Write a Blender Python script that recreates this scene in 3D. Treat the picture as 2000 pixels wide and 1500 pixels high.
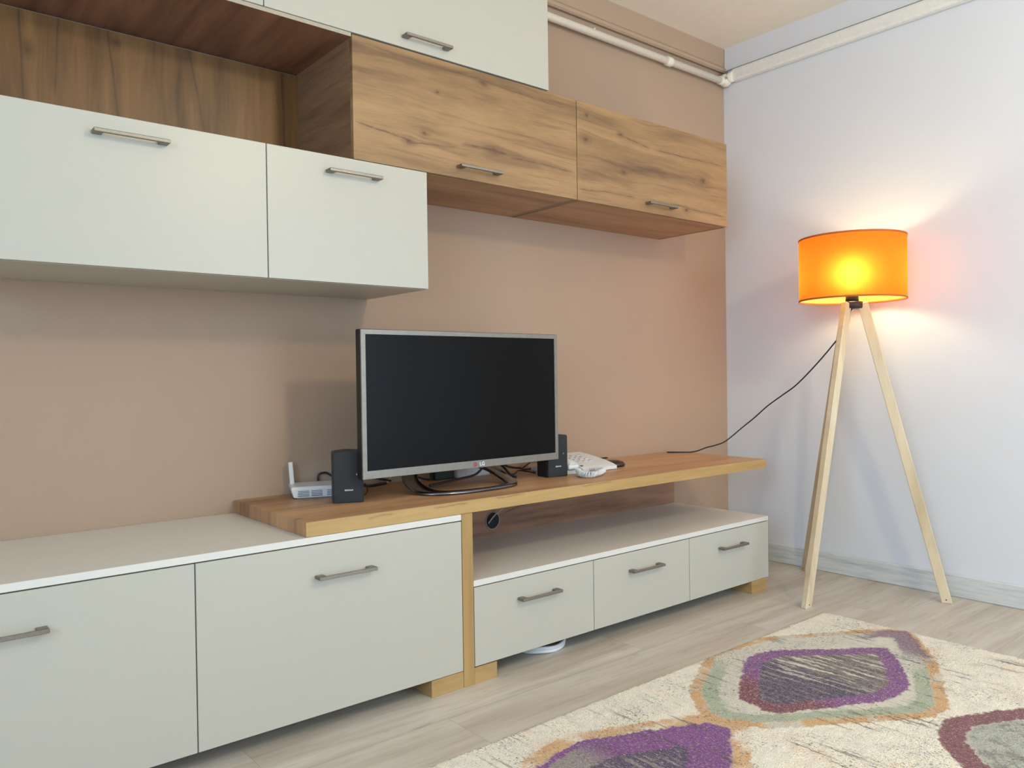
import bpy, bmesh, math, random
from mathutils import Vector, Matrix
random.seed(7)
for o in list(bpy.data.objects): bpy.data.objects.remove(o)
SC = bpy.context.scene
COL = SC.collection

# ------------------------------------------------------------------ camera
CX, CY, CZ = -3.4091, -2.3993, 0.9208
yw, pt, rl = math.radians(-39.5861), math.radians(-0.6275), math.radians(-0.8075)
F = Vector((-math.sin(yw)*math.cos(pt), math.cos(yw)*math.cos(pt), math.sin(pt)))
R0 = Vector((math.cos(yw), math.sin(yw), 0)); U0 = R0.cross(F)
R1 = math.cos(rl)*R0 + math.sin(rl)*U0; U1 = -math.sin(rl)*R0 + math.cos(rl)*U0
cd = bpy.data.cameras.new('camera'); cam = bpy.data.objects.new('camera', cd); COL.objects.link(cam)
cd.sensor_width = 36; cd.lens = 36*1537.2163/2000; cd.clip_start = .02
M = Matrix.Identity(4)
for i, c in enumerate((R1, U1, -F)):
    for j in range(3): M[j][i] = c[j]
M.translation = Vector((CX, CY, CZ)); cam.matrix_world = M
SC.camera = cam

# ------------------------------------------------------------------ world, light, exposure
XL, YF, ZC = -4.75, -4.1, 2.553            # left wall, front wall, ceiling height
w = bpy.data.worlds.new('world'); SC.world = w; w.use_nodes = True
bg = w.node_tree.nodes['Background']; bg.inputs[0].default_value = (.62, .78, 1, 1); bg.inputs[1].default_value = 1.2
def area(name, loc, rot, sx, sy, e, col, shape='RECTANGLE'):
    l = bpy.data.lights.new(name, 'AREA'); l.shape = shape; l.size = sx; l.size_y = sy; l.energy = e; l.color = col
    o = bpy.data.objects.new(name, l); COL.objects.link(o); o.location = loc; o.rotation_euler = rot
    return o
# daylight falling in through the window of the left wall
area('window_daylight', (XL+.02, -2.7, 1.45), (0, math.radians(-90), 0), 1.2, 1.5, 56, (.52, .74, 1))
# daylight through the window of the front wall, behind the photographer
area('window_daylight', (-.95, YF+.02, 1.05), (math.radians(90), 0, 0), 1.4, 1.8, 44, (.58, .78, 1))
# the room's ceiling lamp (its glass globe is built below)
pl = bpy.data.lights.new('ceiling_bulb', 'POINT'); pl.energy = 57; pl.color = (1, .83, .54); pl.shadow_soft_size = .10
po = bpy.data.objects.new('ceiling_bulb', pl); COL.objects.link(po); po.location = (-1.78, -2.8, 2.19)
SC.view_settings.view_transform = 'Standard'; SC.view_settings.look = 'None'
SC.view_settings.exposure = 0.02; SC.view_settings.gamma = 1; SC.view_settings.use_curve_mapping = False

# ------------------------------------------------------------------ node helpers
def srgb(r, g, b):
    f = lambda c: (c/255/12.92) if c/255 <= .04045 else ((c/255+.055)/1.055)**2.4
    return (f(r), f(g), f(b), 1)
class NT:
    def __init__(s, name):
        s.m = bpy.data.materials.new(name); s.m.use_nodes = True
        s.t = s.m.node_tree; s.t.nodes.clear()
        s.out = s.t.nodes.new('ShaderNodeOutputMaterial')
    def n(s, typ, **k):
        nd = s.t.nodes.new(typ)
        for a, b in k.items(): setattr(nd, a, b)
        return nd
    def l(s, a, b): s.t.links.new(a, b)
    def put(s, sock, v):
        if v is None: return
        if isinstance(v, bpy.types.NodeSocket): s.l(v, sock)
        else: sock.default_value = v
    def math(s, op, a, b=None, c=None, clamp=False):
        nd = s.n('ShaderNodeMath', operation=op); nd.use_clamp = clamp
        s.put(nd.inputs[0], a); s.put(nd.inputs[1], b)
        if c is not None: s.put(nd.inputs[2], c)
        return nd.outputs[0]
    def mix(s, f, a, b, bt='MIX'):
        nd = s.n('ShaderNodeMix', data_type='RGBA', blend_type=bt)
        s.put(nd.inputs[0], f); s.put(nd.inputs[6], a); s.put(nd.inputs[7], b)
        return nd.outputs[2]
    def ss(s, v, lo, hi, a=0., b=1.):
        nd = s.n('ShaderNodeMapRange', interpolation_type='SMOOTHSTEP')
        s.put(nd.inputs[0], v); s.put(nd.inputs[1], lo); s.put(nd.inputs[2], hi); s.put(nd.inputs[3], a); s.put(nd.inputs[4], b)
        return nd.outputs[0]
    def comb(s, x, y, z):
        nd = s.n('ShaderNodeCombineXYZ'); s.put(nd.inputs[0], x); s.put(nd.inputs[1], y); s.put(nd.inputs[2], z); return nd.outputs[0]
    def noise(s, vec, scale=1, detail=3, rough=.55):
        nd = s.n('ShaderNodeTexNoise'); s.l(vec, nd.inputs['Vector']); nd.inputs['Scale'].default_value = scale
        nd.inputs['Detail'].default_value = detail; nd.inputs['Roughness'].default_value = rough
        return nd.outputs[0]
    def obj(s):
        tc = s.n('ShaderNodeTexCoord'); sp = s.n('ShaderNodeSeparateXYZ'); s.l(tc.outputs['Object'], sp.inputs[0])
        return tc.outputs['Object'], sp.outputs[0], sp.outputs[1], sp.outputs[2]
    def ramp(s, v, stops, mode='LINEAR'):
        nd = s.n('ShaderNodeValToRGB'); nd.color_ramp.interpolation = mode
        e = nd.color_ramp.elements
        while len(e) < len(stops): e.new(.5)
        for q, (p, c) in zip(e, stops): q.position = p; q.color = c
        s.l(v, nd.inputs[0]); return nd.outputs[0]
    def bump(s, h, strength=.2, dist=.002):
        nd = s.n('ShaderNodeBump'); nd.inputs['Strength'].default_value = strength; nd.inputs['Distance'].default_value = dist
        s.l(h, nd.inputs['Height']); return nd.outputs[0]
    def bsdf(s, col, rough=.5, metal=0, normal=None, spec=.5, emit=None, es=0, coat=0):
        b = s.n('ShaderNodeBsdfPrincipled')
        s.put(b.inputs['Base Color'], col); s.put(b.inputs['Roughness'], rough); b.inputs['Metallic'].default_value = metal
        b.inputs['Specular IOR Level'].default_value = spec
        if coat: b.inputs['Coat Weight'].default_value = coat; b.inputs['Coat Roughness'].default_value = .08
        if normal is not None: s.l(normal, b.inputs['Normal'])
        if emit: b.inputs['Emission Color'].default_value = emit; b.inputs['Emission Strength'].default_value = es
        s.l(b.outputs[0], s.out.inputs[0]); return b

def plain(name, col, rough=.5, metal=0, spec=.5, var=.04, nscale=60, bump=0, coat=0):
    """a one-colour material with a faint procedural mottling"""
    t = NT(name); v, x, y, z = t.obj()
    n = t.noise(v, nscale, 3)
    c = t.mix(t.ss(n, .3, .7), tuple(a*(1-var) for a in col[:3])+(1,), tuple(min(1, a*(1+var)) for a in col[:3])+(1,))
    nm = t.bump(n, bump, .001) if bump else None
    t.bsdf(c, rough, metal, nm, spec, coat=coat)
    return t.m

def wood(name, g=0, c=2, seed=0., origin=(0, 0, 0), knots=(), cracks=(), tones=((226,184,130),(204,160,108),(160,116,76)), rknots=True, strength=1., rough=.42, fine=1., wf=6.):
    """wild-oak decor. g / c: axis along / across the grain. knots (g,c,size), cracks (g0,c0,g1,c1,width) in world metres"""
    t = NT(name); v, *ax = t.obj()
    G = t.math('ADD', ax[g], origin[g]); Cc = t.math('ADD', ax[c], origin[c])
    d = [i for i in (0, 1, 2) if i not in (g, c)][0]
    D = t.math('ADD', ax[d], seed*3.7)
    wv = t.noise(t.comb(t.math('MULTIPLY', G, 1.6), t.math('MULTIPLY', Cc, 5.), D), 1, 2)
    Cw = t.math('ADD', Cc, t.math('MULTIPLY', t.math('SUBTRACT', wv, .5), .07))
    kd = None
    for (kg, kc, ks) in knots:                       # grain bends round each knot
        a = t.math('SUBTRACT', G, kg); b = t.math('SUBTRACT', Cc, kc)
        r2 = t.math('ADD', t.math('POWER', t.math('DIVIDE', a, ks*3.2), 2), t.math('POWER', t.math('DIVIDE', b, ks*1.7), 2))
        e = t.math('EXPONENT', t.math('MULTIPLY', r2, -1))
        Cw = t.math('SUBTRACT', Cw, t.math('MULTIPLY', t.math('MULTIPLY', b, e), .75))
        rr = t.math('SQRT', t.math('ADD', t.math('POWER', t.math('DIVIDE', a, ks*1.25), 2), t.math('POWER', t.math('DIVIDE', b, ks*.8), 2)))
        kd = rr if kd is None else t.math('MINIMUM', kd, rr)
    gg = t.math('ADD', G, seed*1.3)
    n1 = t.noise(t.comb(t.math('MULTIPLY', gg, 1.1), t.math('MULTIPLY', Cw, 11), D), 1, 4, .6)
    n2 = t.noise(t.comb(t.math('MULTIPLY', gg, 3.5), t.math('MULTIPLY', Cw, 70), D), 1, 3, .6)
    n3 = t.noise(t.comb(t.math('MULTIPLY', gg, 14), t.math('MULTIPLY', Cw, 420), D), 1, 2, .7)
    A, B, K = [srgb(*q) for q in tones]
    col = t.ramp(n1, [(.26, K), (.42, B), (.60, A), (.80, B)])
    col = t.mix(t.ss(n2, .52, .70, 0, .34*strength), col, K)
    col = t.mix(t.ss(n3, .45, .75, 0, .24*fine), col, K)
    dark = srgb(92, 62, 42)
    sm = t.noise(t.comb(t.math('MULTIPLY', gg, 2.2), t.math('MULTIPLY', Cw, 15), D), 1, 4, .6)
    col = t.mix(t.ss(sm, .48, .74, 0, .36*strength), col, srgb(int(tones[2][0]*.86), int(tones[2][1]*.84), int(tones[2][2]*.86)))
    if rknots:
        vo = t.n('ShaderNodeTexVoronoi'); t.l(t.comb(t.math('MULTIPLY', gg, 3.1), t.math('MULTIPLY', Cw, 7.5), D), vo.inputs['Vector']); vo.inputs['Scale'].default_value = 1
        sep = t.n('ShaderNodeSeparateColor'); t.l(vo.outputs['Color'], sep.inputs[0])
        keep = t.math('GREATER_THAN', sep.outputs[0], .78)
        nn = t.noise(t.comb(t.math('MULTIPLY', G, 60), t.math('MULTIPLY', Cc, 90), D), 1, 2)
        dd = t.math('ADD', vo.outputs['Distance'], t.math('MULTIPLY', t.math('SUBTRACT', nn, .5), .1))
        col = t.mix(t.math('MULTIPLY', t.ss(dd, .09, .02), t.math('MULTIPLY', keep, .5*strength)), col, dark)
        col = t.mix(t.math('MULTIPLY', t.ss(dd, .34, .05), t.math('MULTIPLY', keep, .22*strength)), col, K)
    if kd is not None:
        nn = t.noise(t.comb(t.math('MULTIPLY', G, 70), t.math('MULTIPLY', Cc, 110), D), 1, 3)
        k2 = t.math('ADD', kd, t.math('MULTIPLY', t.math('SUBTRACT', nn, .5), 1.1))
        rings = t.math('ADD', t.math('MULTIPLY', t.math('SINE', t.math('MULTIPLY', k2, 9)), .5), .5)
        col = t.mix(t.math('MULTIPLY', t.ss(k2, 2.6, .6), t.math('MULTIPLY', rings, .22)), col, K)
        col = t.mix(t.ss(k2, 2.8, .3, 0, .42), col, K)
        col = t.mix(t.ss(k2, .95, .1, 0, .78), col, dark)
    for (g0, c0, g1, c1, wd) in cracks:
        tt = t.math('DIVIDE', t.math('SUBTRACT', G, g0), g1-g0)
        line = t.math('ADD', c0, t.math('MULTIPLY', tt, c1-c0))
        wig = t.noise(t.comb(t.math('MULTIPLY', G, wf), t.math('ADD', seed, g0*7.3), D), 1, 4, .55)
        dist = t.math('ABSOLUTE', t.math('ADD', t.math('SUBTRACT', Cc, line), t.math('MULTIPLY', t.math('SUBTRACT', wig, .5), .03)))
        win = t.math('MULTIPLY', t.ss(tt, -.04, .12), t.ss(tt, 1.04, .85))
        patch = t.noise(t.comb(t.math('MULTIPLY', G, 22), seed+4, D), 1, 2)
        win2 = t.math('MULTIPLY', win, t.ss(patch, .30, .58, .25, 1.))
        col = t.mix(t.math('MULTIPLY', t.ss(dist, wd*1.6, wd*.3), t.math('MULTIPLY', win2, .78)), col, dark)
        col = t.mix(t.math('MULTIPLY', t.ss(dist, wd*9, 0), t.math('MULTIPLY', win, .32)), col, K)
    t.bsdf(col, rough, 0, t.bump(n2, .08, .001), .4)
    return t.m

# ------------------------------------------------------------------ mesh helpers (all take world coordinates)
def nbm(): return bmesh.new()
def box(bm, a, b, bev=0, seg=2, rot=None, piv=None):
    r = bmesh.ops.create_cube(bm, size=1)
    vs = r['verts']
    ce = [(a[i]+b[i])/2 for i in range(3)]; sz = [abs(b[i]-a[i]) for i in range(3)]
    for v in vs: v.co = Vector([v.co[i]*sz[i]+ce[i] for i in range(3)])
    if bev:
        es = list({e for v in vs for e in v.link_edges})
        rb = bmesh.ops.bevel(bm, geom=es, offset=bev, segments=seg, affect='EDGES', profile=.5)
        vs = list({v for f in rb['faces'] for v in f.verts} | {v for v in vs if v.is_valid})
    if rot is not None:
        pv = Vector(piv if piv is not None else ce)
        for v in vs: v.co = rot @ (v.co-pv) + pv
    return vs
def tube(bm, pts, r, seg=10, closed=False, smooth=True, caps=True):
    pts = [Vector(p) for p in pts]; n = len(pts)
    rs = r if isinstance(r, (list, tuple)) else [r]*n
    rings = []; up = None
    for i in range(n):
        if closed: d = pts[(i+1) % n]-pts[i-1]
        else: d = pts[min(i+1, n-1)]-pts[max(i-1, 0)]
        d.normalize()
        if up is None: up = d.orthogonal().normalized()
        up = (up - d*up.dot(d)).normalized(); si = d.cross(up)
        rings.append([bm.verts.new(pts[i]+(up*math.cos(2*math.pi*k/seg)+si*math.sin(2*math.pi*k/seg))*rs[i]) for k in range(seg)])
    for i in range(n if closed else n-1):
        A, B = rings[i], rings[(i+1) % n]
        for k in range(seg):
            f = bm.faces.new((A[k], A[(k+1) % seg], B[(k+1) % seg], B[k])); f.smooth = smooth
    if not closed and caps:
        bm.faces.new(rings[0][::-1]); bm.faces.new(rings[-1])
def spline(P, n=10):
    """Catmull-Rom through the points"""
    P = [Vector(p) for p in P]; Q = [P[0]*2-P[1]]+P+[P[-1]*2-P[-2]]; out = []
    for i in range(1, len(Q)-2):
        for k in range(n):
            t = k/n; a, b, c, d = Q[i-1:i+3]
            out.append(.5*((2*b)+(-a+c)*t+(2*a-5*b+4*c-d)*t*t+(-a+3*b-3*c+d)*t**3))
    out.append(P[-1]); return out
def prism(bm, poly, z0, z1, bev=0):
    """poly in xy, extruded in z"""
    lo = [bm.verts.new((x, y, z0)) for x, y in poly]; hi = [bm.verts.new((x, y, z1)) for x, y in poly]
    n = len(poly); fs = [bm.faces.new(lo[::-1]), bm.faces.new(hi)]
    for i in range(n): fs.append(bm.faces.new((lo[i], lo[(i+1) % n], hi[(i+1) % n], hi[i])))
    if bev: bmesh.ops.bevel(bm, geom=list({e for f in fs for e in f.edges}), offset=bev, segments=2, affect='EDGES')
def lathe(bm, prof, ctr, seg=48, closed=False):
    rings = []
    for r, z in prof:
        if r < 1e-6: rings.append([bm.verts.new((ctr[0], ctr[1], z))])
        else: rings.append([bm.verts.new((ctr[0]+r*math.cos(2*math.pi*k/seg), ctr[1]+r*math.sin(2*math.pi*k/seg), z)) for k in range(seg)])
    pairs = list(zip(rings, rings[1:])) + ([(rings[-1], rings[0])] if closed else [])
    for A, B in pairs:
        for k in range(seg):
            q = [A[k % len(A)], A[(k+1) % len(A)], B[(k+1) % len(B)], B[k % len(B)]]
            u = []
            for v in q:
                if v not in u: u.append(v)
            if len(u) > 2: bm.faces.new(u).smooth = True
def thing(name, label, cat, loc, group=None):
    o = bpy.data.objects.new(name, None); COL.objects.link(o); o.location = loc; o.empty_display_size = .05
    o['label'] = label; o['category'] = cat
    if group: o['group'] = group
    return o
def wloc(o):
    v = Vector((0, 0, 0))
    while o is not None: v += o.location; o = o.parent
    return v
def part(name, bm, mat, parent=None, origin=None, label=None):
    """link bm (world coordinates) as one mesh object whose origin is `origin` (or its parent's)"""
    base = wloc(parent) if parent is not None else Vector((0, 0, 0))
    org = Vector(origin) if origin is not None else base
    for v in bm.verts: v.co -= org
    bmesh.ops.recalc_face_normals(bm, faces=bm.faces[:])
    me = bpy.data.meshes.new(name); bm.to_mesh(me); bm.free()
    me.materials.append(mat)
    o = bpy.data.objects.new(name, me); COL.objects.link(o)
    if parent is not None: o.parent = parent
    o.location = org-base
    if label: o['label'] = label
    return o
def struct(name, bm, mat, parent=None):
    o = part(name, bm, mat, parent)
    if parent is None: o['kind'] = 'structure'
    return o
def text(s, size, mat, parent, loc, rot, ext=.0004, name='lettering', bold=False):
    cu = bpy.data.curves.new(name, 'FONT'); cu.body = s; cu.size = size; cu.extrude = ext; cu.align_x = 'CENTER'; cu.align_y = 'CENTER'
    if bold: cu.offset = size*.02
    tmp = bpy.data.objects.new('t', cu); COL.objects.link(tmp)
    dg = bpy.context.evaluated_depsgraph_get(); me = bpy.data.meshes.new_from_object(tmp.evaluated_get(dg))
    bpy.data.objects.remove(tmp)
    R = Matrix.Translation(Vector(loc)) @ rot
    me.transform(Matrix.Translation(-wloc(parent)) @ R)
    me.materials.clear(); me.materials.append(mat)
    o = bpy.data.objects.new(name, me); COL.objects.link(o); o.parent = parent
    return o

# ------------------------------------------------------------------ materials
m_wallback = plain('tan_wall_paint', (.42, .298, .208, 1), .85, var=.008, nscale=3, bump=0)
m_wallwhite = plain('white_wall_paint', (.725, .74, .775, 1), .85, var=.005, nscale=3)
m_ceiling = plain('ceiling_paint', (.86, .78, .66, 1), .9, var=.015, nscale=20)
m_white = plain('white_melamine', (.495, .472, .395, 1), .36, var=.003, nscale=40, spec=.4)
m_top = plain('white_melamine_lit_top', (.70, .675, .61, 1), .36, var=.003, nscale=40, spec=.5)  # same melamine as the doors, colour lightened for light falling on top faces
m_gap = plain('shadow_gap_carcass', (.55, .54, .50, 1), .6)
m_nickel = plain('brushed_nickel', (.29, .265, .23, 1), .5, metal=1, var=.08, nscale=200)
m_black = plain('black_plastic', (.012, .012, .013, 1), .45, var=.1)
m_grille = plain('black_speaker_cloth', (.014, .016, .018, 1), .7, var=.5, nscale=900)
m_pipe = plain('painted_pipe', (.80, .74, .63, 1), .45, var=.03)
m_duct = plain('painted_duct', (.80, .79, .74, 1), .5, var=.03)
m_bezel = plain('warm_grey_bezel', (.25, .225, .19, 1), .42, metal=.6, var=.05)
m_screen = plain('dark_screen', (.006, .0055, .005, 1), .26, spec=.10, var=.02)
m_chrome = plain('dark_chrome', (.16, .16, .175, 1), .22, metal=1, var=.05)
m_wplast = plain('white_plastic', (.72, .73, .72, 1), .4, var=.02)
m_greyslot = plain('blue_grey_slot', (.10, .13, .17, 1), .5)
m_cordblk = plain('black_cable_sheath', (.016, .014, .014, 1), .5)
m_whiteink = plain('white_print', (.75, .75, .75, 1), .5)
m_redink = plain('red_print', (.45, .03, .05, 1), .5)
m_hub = plain('dark_bronze_hub', (.035, .022, .022, 1), .4, metal=.3)
m_green = plain('dark_green_plastic', (.02, .05, .035, 1), .5)
m_key = plain('grey_key', (.55, .50, .50, 1), .5)
m_case = plain('dark_brown_leather', (.035, .012, .010, 1), .35, bump=.3, nscale=300)
m_hole = plain('painted_hole_shade', (.02, .022, .024, 1), .9)  # flat dark colour for the shade inside the cable hole
m_cgrom = plain('pinkish_grommet', (.34, .25, .20, 1), .5)
m_grey_wire = plain('grey_cable_sheath', (.52, .42, .36, 1), .5)
m_ashwood = wood('pale_beech', g=2, c=0, seed=2.2, tones=((226,208,176),(214,194,160),(190,168,132)), rknots=False, strength=.5)
m_oak_edge = wood('oak_edge_band', g=0, c=2, seed=5.1, tones=((214,176,112),(200,160,98),(176,136,80)), rknots=False, strength=.8)
m_oak_edge_v = wood('oak_edge_band_upright', g=2, c=0, seed=6.1, tones=((206,164,104),(192,150,92),(168,128,76)), rknots=False, strength=.6)

def floor_mat():
    t = NT('grey_laminate'); v, x, y, z = t.obj()
    W, L = .192, 1.28
    row = t.math('FLOOR', t.math('DIVIDE', t.math('ADD', y, 20.05), W))
    xs = t.math('ADD', x, t.math('MULTIPLY', t.math('FRACT', t.math('MULTIPLY', row, .381)), L))
    colm = t.math('FLOOR', t.math('DIVIDE', t.math('ADD', xs, 20), L))
    rid = t.math('FRACT', t.math('MULTIPLY', t.math('SINE', t.math('ADD', t.math('MULTIPLY', row, 12.98), t.math('MULTIPLY', colm, 78.2))), 4375.5))
    off = t.math('MULTIPLY', rid, 31)
    wv = t.noise(t.comb(t.math('MULTIPLY', x, 2), t.math('MULTIPLY', y, 6), off), 1, 2)
    yw_ = t.math('ADD', y, t.math('MULTIPLY', t.math('SUBTRACT', wv, .5), .05))
    n1 = t.noise(t.comb(t.math('MULTIPLY', x, 1.3), t.math('MULTIPLY', yw_, 14), off), 1, 4, .6)
    n2 = t.noise(t.comb(t.math('MULTIPLY', x, 5), t.math('MULTIPLY', yw_, 75), off), 1, 3, .65)
    n3 = t.noise(t.comb(t.math('MULTIPLY', x, 7), t.math('MULTIPLY', yw_, 30), off), 1, 4, .6)
    c = t.ramp(n1, [(.25, srgb(172,158,142)), (.46, srgb(192,181,166)), (.62, srgb(206,198,186)), (.8, srgb(194,184,170))])
    c = t.mix(t.ss(n2, .50, .74, 0, .22), c, srgb(140,120,104))
    c = t.mix(t.ss(n3, .62, .78, 0, .42), c, srgb(112,90,74))
    c = t.mix(t.math('MULTIPLY', rid, .22), c, srgb(168,154,140))
    fy = t.math('FRACT', t.math('DIVIDE', t.math('ADD', y, 20.05), W)); fx = t.math('FRACT', t.math('DIVIDE', t.math('ADD', xs, 20), L))
    ey = t.math('MULTIPLY', t.math('MINIMUM', fy, t.math('SUBTRACT', 1, fy)), W); ex = t.math('MULTIPLY', t.math('MINIMUM', fx, t.math('SUBTRACT', 1, fx)), L)
    e = t.math('MINIMUM', ex, ey)
    c = t.mix(t.ss(e, .0016, .0004, 0, .35), c, srgb(105,92,82))
    t.bsdf(c, t.ss(n2, .3, .7, .34, .44), 0, t.bump(n2, .12, .001), .45)
    return t.m
m_floor = floor_mat()
def skirt_mat():
    t = NT('whitewashed_skirting'); v, x, y, z = t.obj()
    n1 = t.noise(t.comb(t.math('MULTIPLY', x, 3), t.math('MULTIPLY', y, 3), t.math('MULTIPLY', z, 40)), 1, 4, .6)
    n2 = t.noise(t.comb(t.math('MULTIPLY', x, 9), t.math('MULTIPLY', y, 9), t.math('MULTIPLY', z, 160)), 1, 3, .6)
    c = t.ramp(n1, [(.3, srgb(178,186,188)), (.55, srgb(216,218,216)), (.75, srgb(196,198,194))])
    c = t.mix(t.ss(n2, .52, .75, 0, .4), c, srgb(150,150,148))
    t.bsdf(c, .45)
    return t.m
m_skirt = skirt_mat()

# ------------------------------------------------------------------ room
T = .12
bm = nbm(); box(bm, (XL-T, YF-T, -.06), (T, T, 0)); struct('floor', bm, m_floor)
bm = nbm(); box(bm, (XL-T, YF-T, ZC), (T, T, ZC+.1)); struct('ceiling', bm, m_ceiling)
bm = nbm(); box(bm, (XL-T, 0, 0), (0, T, ZC)); struct('wall_back', bm, m_wallback)
DY0, DY1, DH = -2.76, -2.18, 2.02
bm = nbm()
box(bm, (0, DY1, 0), (T, T, ZC)); box(bm, (0, YF-T, 0), (T, DY0, ZC)); box(bm, (0, DY0, DH), (T, DY1, ZC))
struct('wall_right', bm, m_wallwhite)
VX0, VX1, VZ0, VZ1 = -1.7, -.2, .1, 2.05
bm = nbm(); box(bm, (XL, YF-T, 0), (VX0, YF, ZC)); box(bm, (VX1, YF-T, 0), (0, YF, ZC)); box(bm, (VX0, YF-T, 0), (VX1, YF, VZ0)); box(bm, (VX0, YF-T, VZ1), (VX1, YF, ZC)); struct('wall_front', bm, m_wallwhite)
WY0, WY1, WZ0, WZ1 = -3.5, -1.9, .8, 2.1
bm = nbm()
box(bm, (XL-T, YF, 0), (XL, WY0, ZC)); box(bm, (XL-T, WY1, 0), (XL, 0, ZC)); box(bm, (XL-T, WY0, 0), (XL, WY1, WZ0)); box(bm, (XL-T, WY0, WZ1), (XL, WY1, ZC))
struct('wall_left', bm, m_wallwhite)
m_doorwood = wood('dark_door_veneer', g=2, c=1, seed=9, tones=((92,58,38),(74,45,30),(52,32,22)), rknots=False)
bm = nbm(); box(bm, (.02, DY0, 0), (.06, DY1, DH), .003)
for z0, z1 in ((.15, .95), (1.08, 1.9)): box(bm, (.012, DY0+.1, z0), (.03, DY1-.1, z1), .006)
d = struct('door_1', bm, m_doorwood)
bm = nbm(); tube(bm, [(.02, DY0+.05, 1.02), (-.04, DY0+.05, 1.02), (-.045, DY0+.06, 1.02), (-.045, DY0+.16, 1.02)], .009); part('door_handle', bm, m_nickel, d)
bm = nbm()
for a, b in (((XL-.09, WY0, WZ0), (XL-.03, WY0+.06, WZ1)), ((XL-.09, WY1-.06, WZ0), (XL-.03, WY1, WZ1)), ((XL-.09, WY0, WZ0), (XL-.03, WY1, WZ0+.06)), ((XL-.09, WY0, WZ1-.06), (XL-.03, WY1, WZ1)), ((XL-.09, -2.73, WZ0), (XL-.03, -2.67, WZ1))):
    box(bm, a, b, .004)
wn = struct('window_1', bm, m_wplast)
t = NT('window_glass'); g_ = t.n('ShaderNodeBsdfTransparent'); gl = t.n('ShaderNodeBsdfGlossy'); gl.inputs['Roughness'].default_value = .02
mx = t.n('ShaderNodeMixShader'); mx.inputs[0].default_value = .06; t.l(g_.outputs[0], mx.inputs[1]); t.l(gl.outputs[0], mx.inputs[2]); t.l(mx.outputs[0], t.out.inputs[0])
bm = nbm(); box(bm, (XL-.065, WY0+.06, WZ0+.06), (XL-.059, -2.73, WZ1-.06)); box(bm, (XL-.065, -2.67, WZ0+.06), (XL-.059, WY1-.06, WZ1-.06)); part('glass_pane', bm, t.m, wn)
bm = nbm()
for a, b in (((VX0, YF-.09, VZ0), (VX0+.06, YF-.03, VZ1)), ((VX1-.06, YF-.09, VZ0), (VX1, YF-.03, VZ1)), ((VX0, YF-.09, VZ0), (VX1, YF-.03, VZ0+.06)), ((VX0, YF-.09, VZ1-.06), (VX1, YF-.03, VZ1)), ((-.98, YF-.09, VZ0), (-.92, YF-.03, VZ1))):
    box(bm, a, b, .004)
wn2 = struct('window_2', bm, m_wplast)
bm = nbm(); box(bm, (VX0+.06, YF-.065, VZ0+.06), (-.98, YF-.059, VZ1-.06)); box(bm, (-.92, YF-.065, VZ0+.06), (VX1-.06, YF-.059, VZ1-.06)); part('glass_pane', bm, t.m, wn2)
BB = .0896
def skirting(name, a, b):
    bm = nbm(); box(bm, a, b, .004); struct(name, bm, m_skirt)
skirting('baseboard_right', (-.016, DY1, 0), (0, 0, BB))
skirting('baseboard_back', (XL+.016, -.016, 0), (-.016, 0, BB))
skirting('baseboard_left', (XL, YF, 0), (XL+.016, 0, BB))
# the shallow band under the ceiling
def band(name, prof, axis, a, b, mat):
    bm = nbm(); A = []; B = []
    for d_, z in prof:
        if axis == 'x': A.append(bm.verts.new((a, -d_, z))); B.append(bm.verts.new((b, -d_, z)))
        else: A.append(bm.verts.new((-d_, a, z))); B.append(bm.verts.new((-d_, b, z)))
    n = len(prof); bm.faces.new(A); bm.faces.new(B[::-1])
    for i in range(n): bm.faces.new((A[i], B[i], B[(i+1) % n], A[(i+1) % n]))
    return bm
BZ = 2.432
prof = [(0, ZC), (0, BZ+.004), (.018, BZ), (.026, BZ+.006), (.028, BZ+.018), (.018, BZ+.03), (.018, ZC)]
struct('trim_1', band('b', prof, 'x', XL, 0, m_wallback), m_wallback)
prof = [(0, ZC), (0, BZ+.014), (.018, BZ+.010), (.020, BZ+.02), (.018, ZC)]
struct('trim_2', band('b', prof, 'y', YF, -.02, m_wallwhite), m_wallwhite)

# heating pipes under the ceiling
P = thing('heating_pipe', 'thin cream painted pipe running under the ceiling along the tan wall', 'pipe', (-.7, -.03, 2.369))
bm = nbm(); tube(bm, [(XL+.05, -.034, 2.366), (-.056, -.034, 2.378)], .0165, 14); part('pipe_run', bm, m_pipe, P)
for x in (-.4755, -2.9):
    bm = nbm(); tube(bm, [(x-.02, -.034, 2.376), (x-.016, -.034, 2.376), (x+.016, -.034, 2.376), (x+.02, -.034, 2.376)], [.018, .0215, .0215, .018], 16); part('coupling', bm, m_pipe, P)
for x in (-.97, -2.2):
    bm = nbm(); box(bm, (x-.005, -.036, 2.376), (x+.005, 0, 2.386), .002); tube(bm, [(x, -.034, 2.386), (x, -.034, 2.398)], .006, 8); part('pipe_clip', bm, m_pipe, P)
P = thing('heating_duct', 'wide white boxed pipe run under the ceiling along the white wall', 'pipe', (-.02, -1.2, 2.40))
bm = nbm(); box(bm, (-.042, YF+.02, 2.372), (0, -.07, 2.432), .011, 3)
part('duct_run', bm, m_duct, P)
for yy in (-.45, -1.02):
    bm = nbm(); box(bm, (-.044, yy, 2.40), (-.040, yy+.015, 2.408), .001); part('duct_screw', bm, m_duct, P)
P = thing('pipe_elbow', 'rounded white corner fitting joining the pipe and the boxed run', 'pipe fitting', (-.034, -.034, 2.385))
bm = nbm(); bmesh.ops.create_icosphere(bm, subdivisions=3, radius=.032, matrix=Matrix.Translation((-.036, -.036, 2.387)))
for f in bm.faces: f.smooth = True
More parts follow.
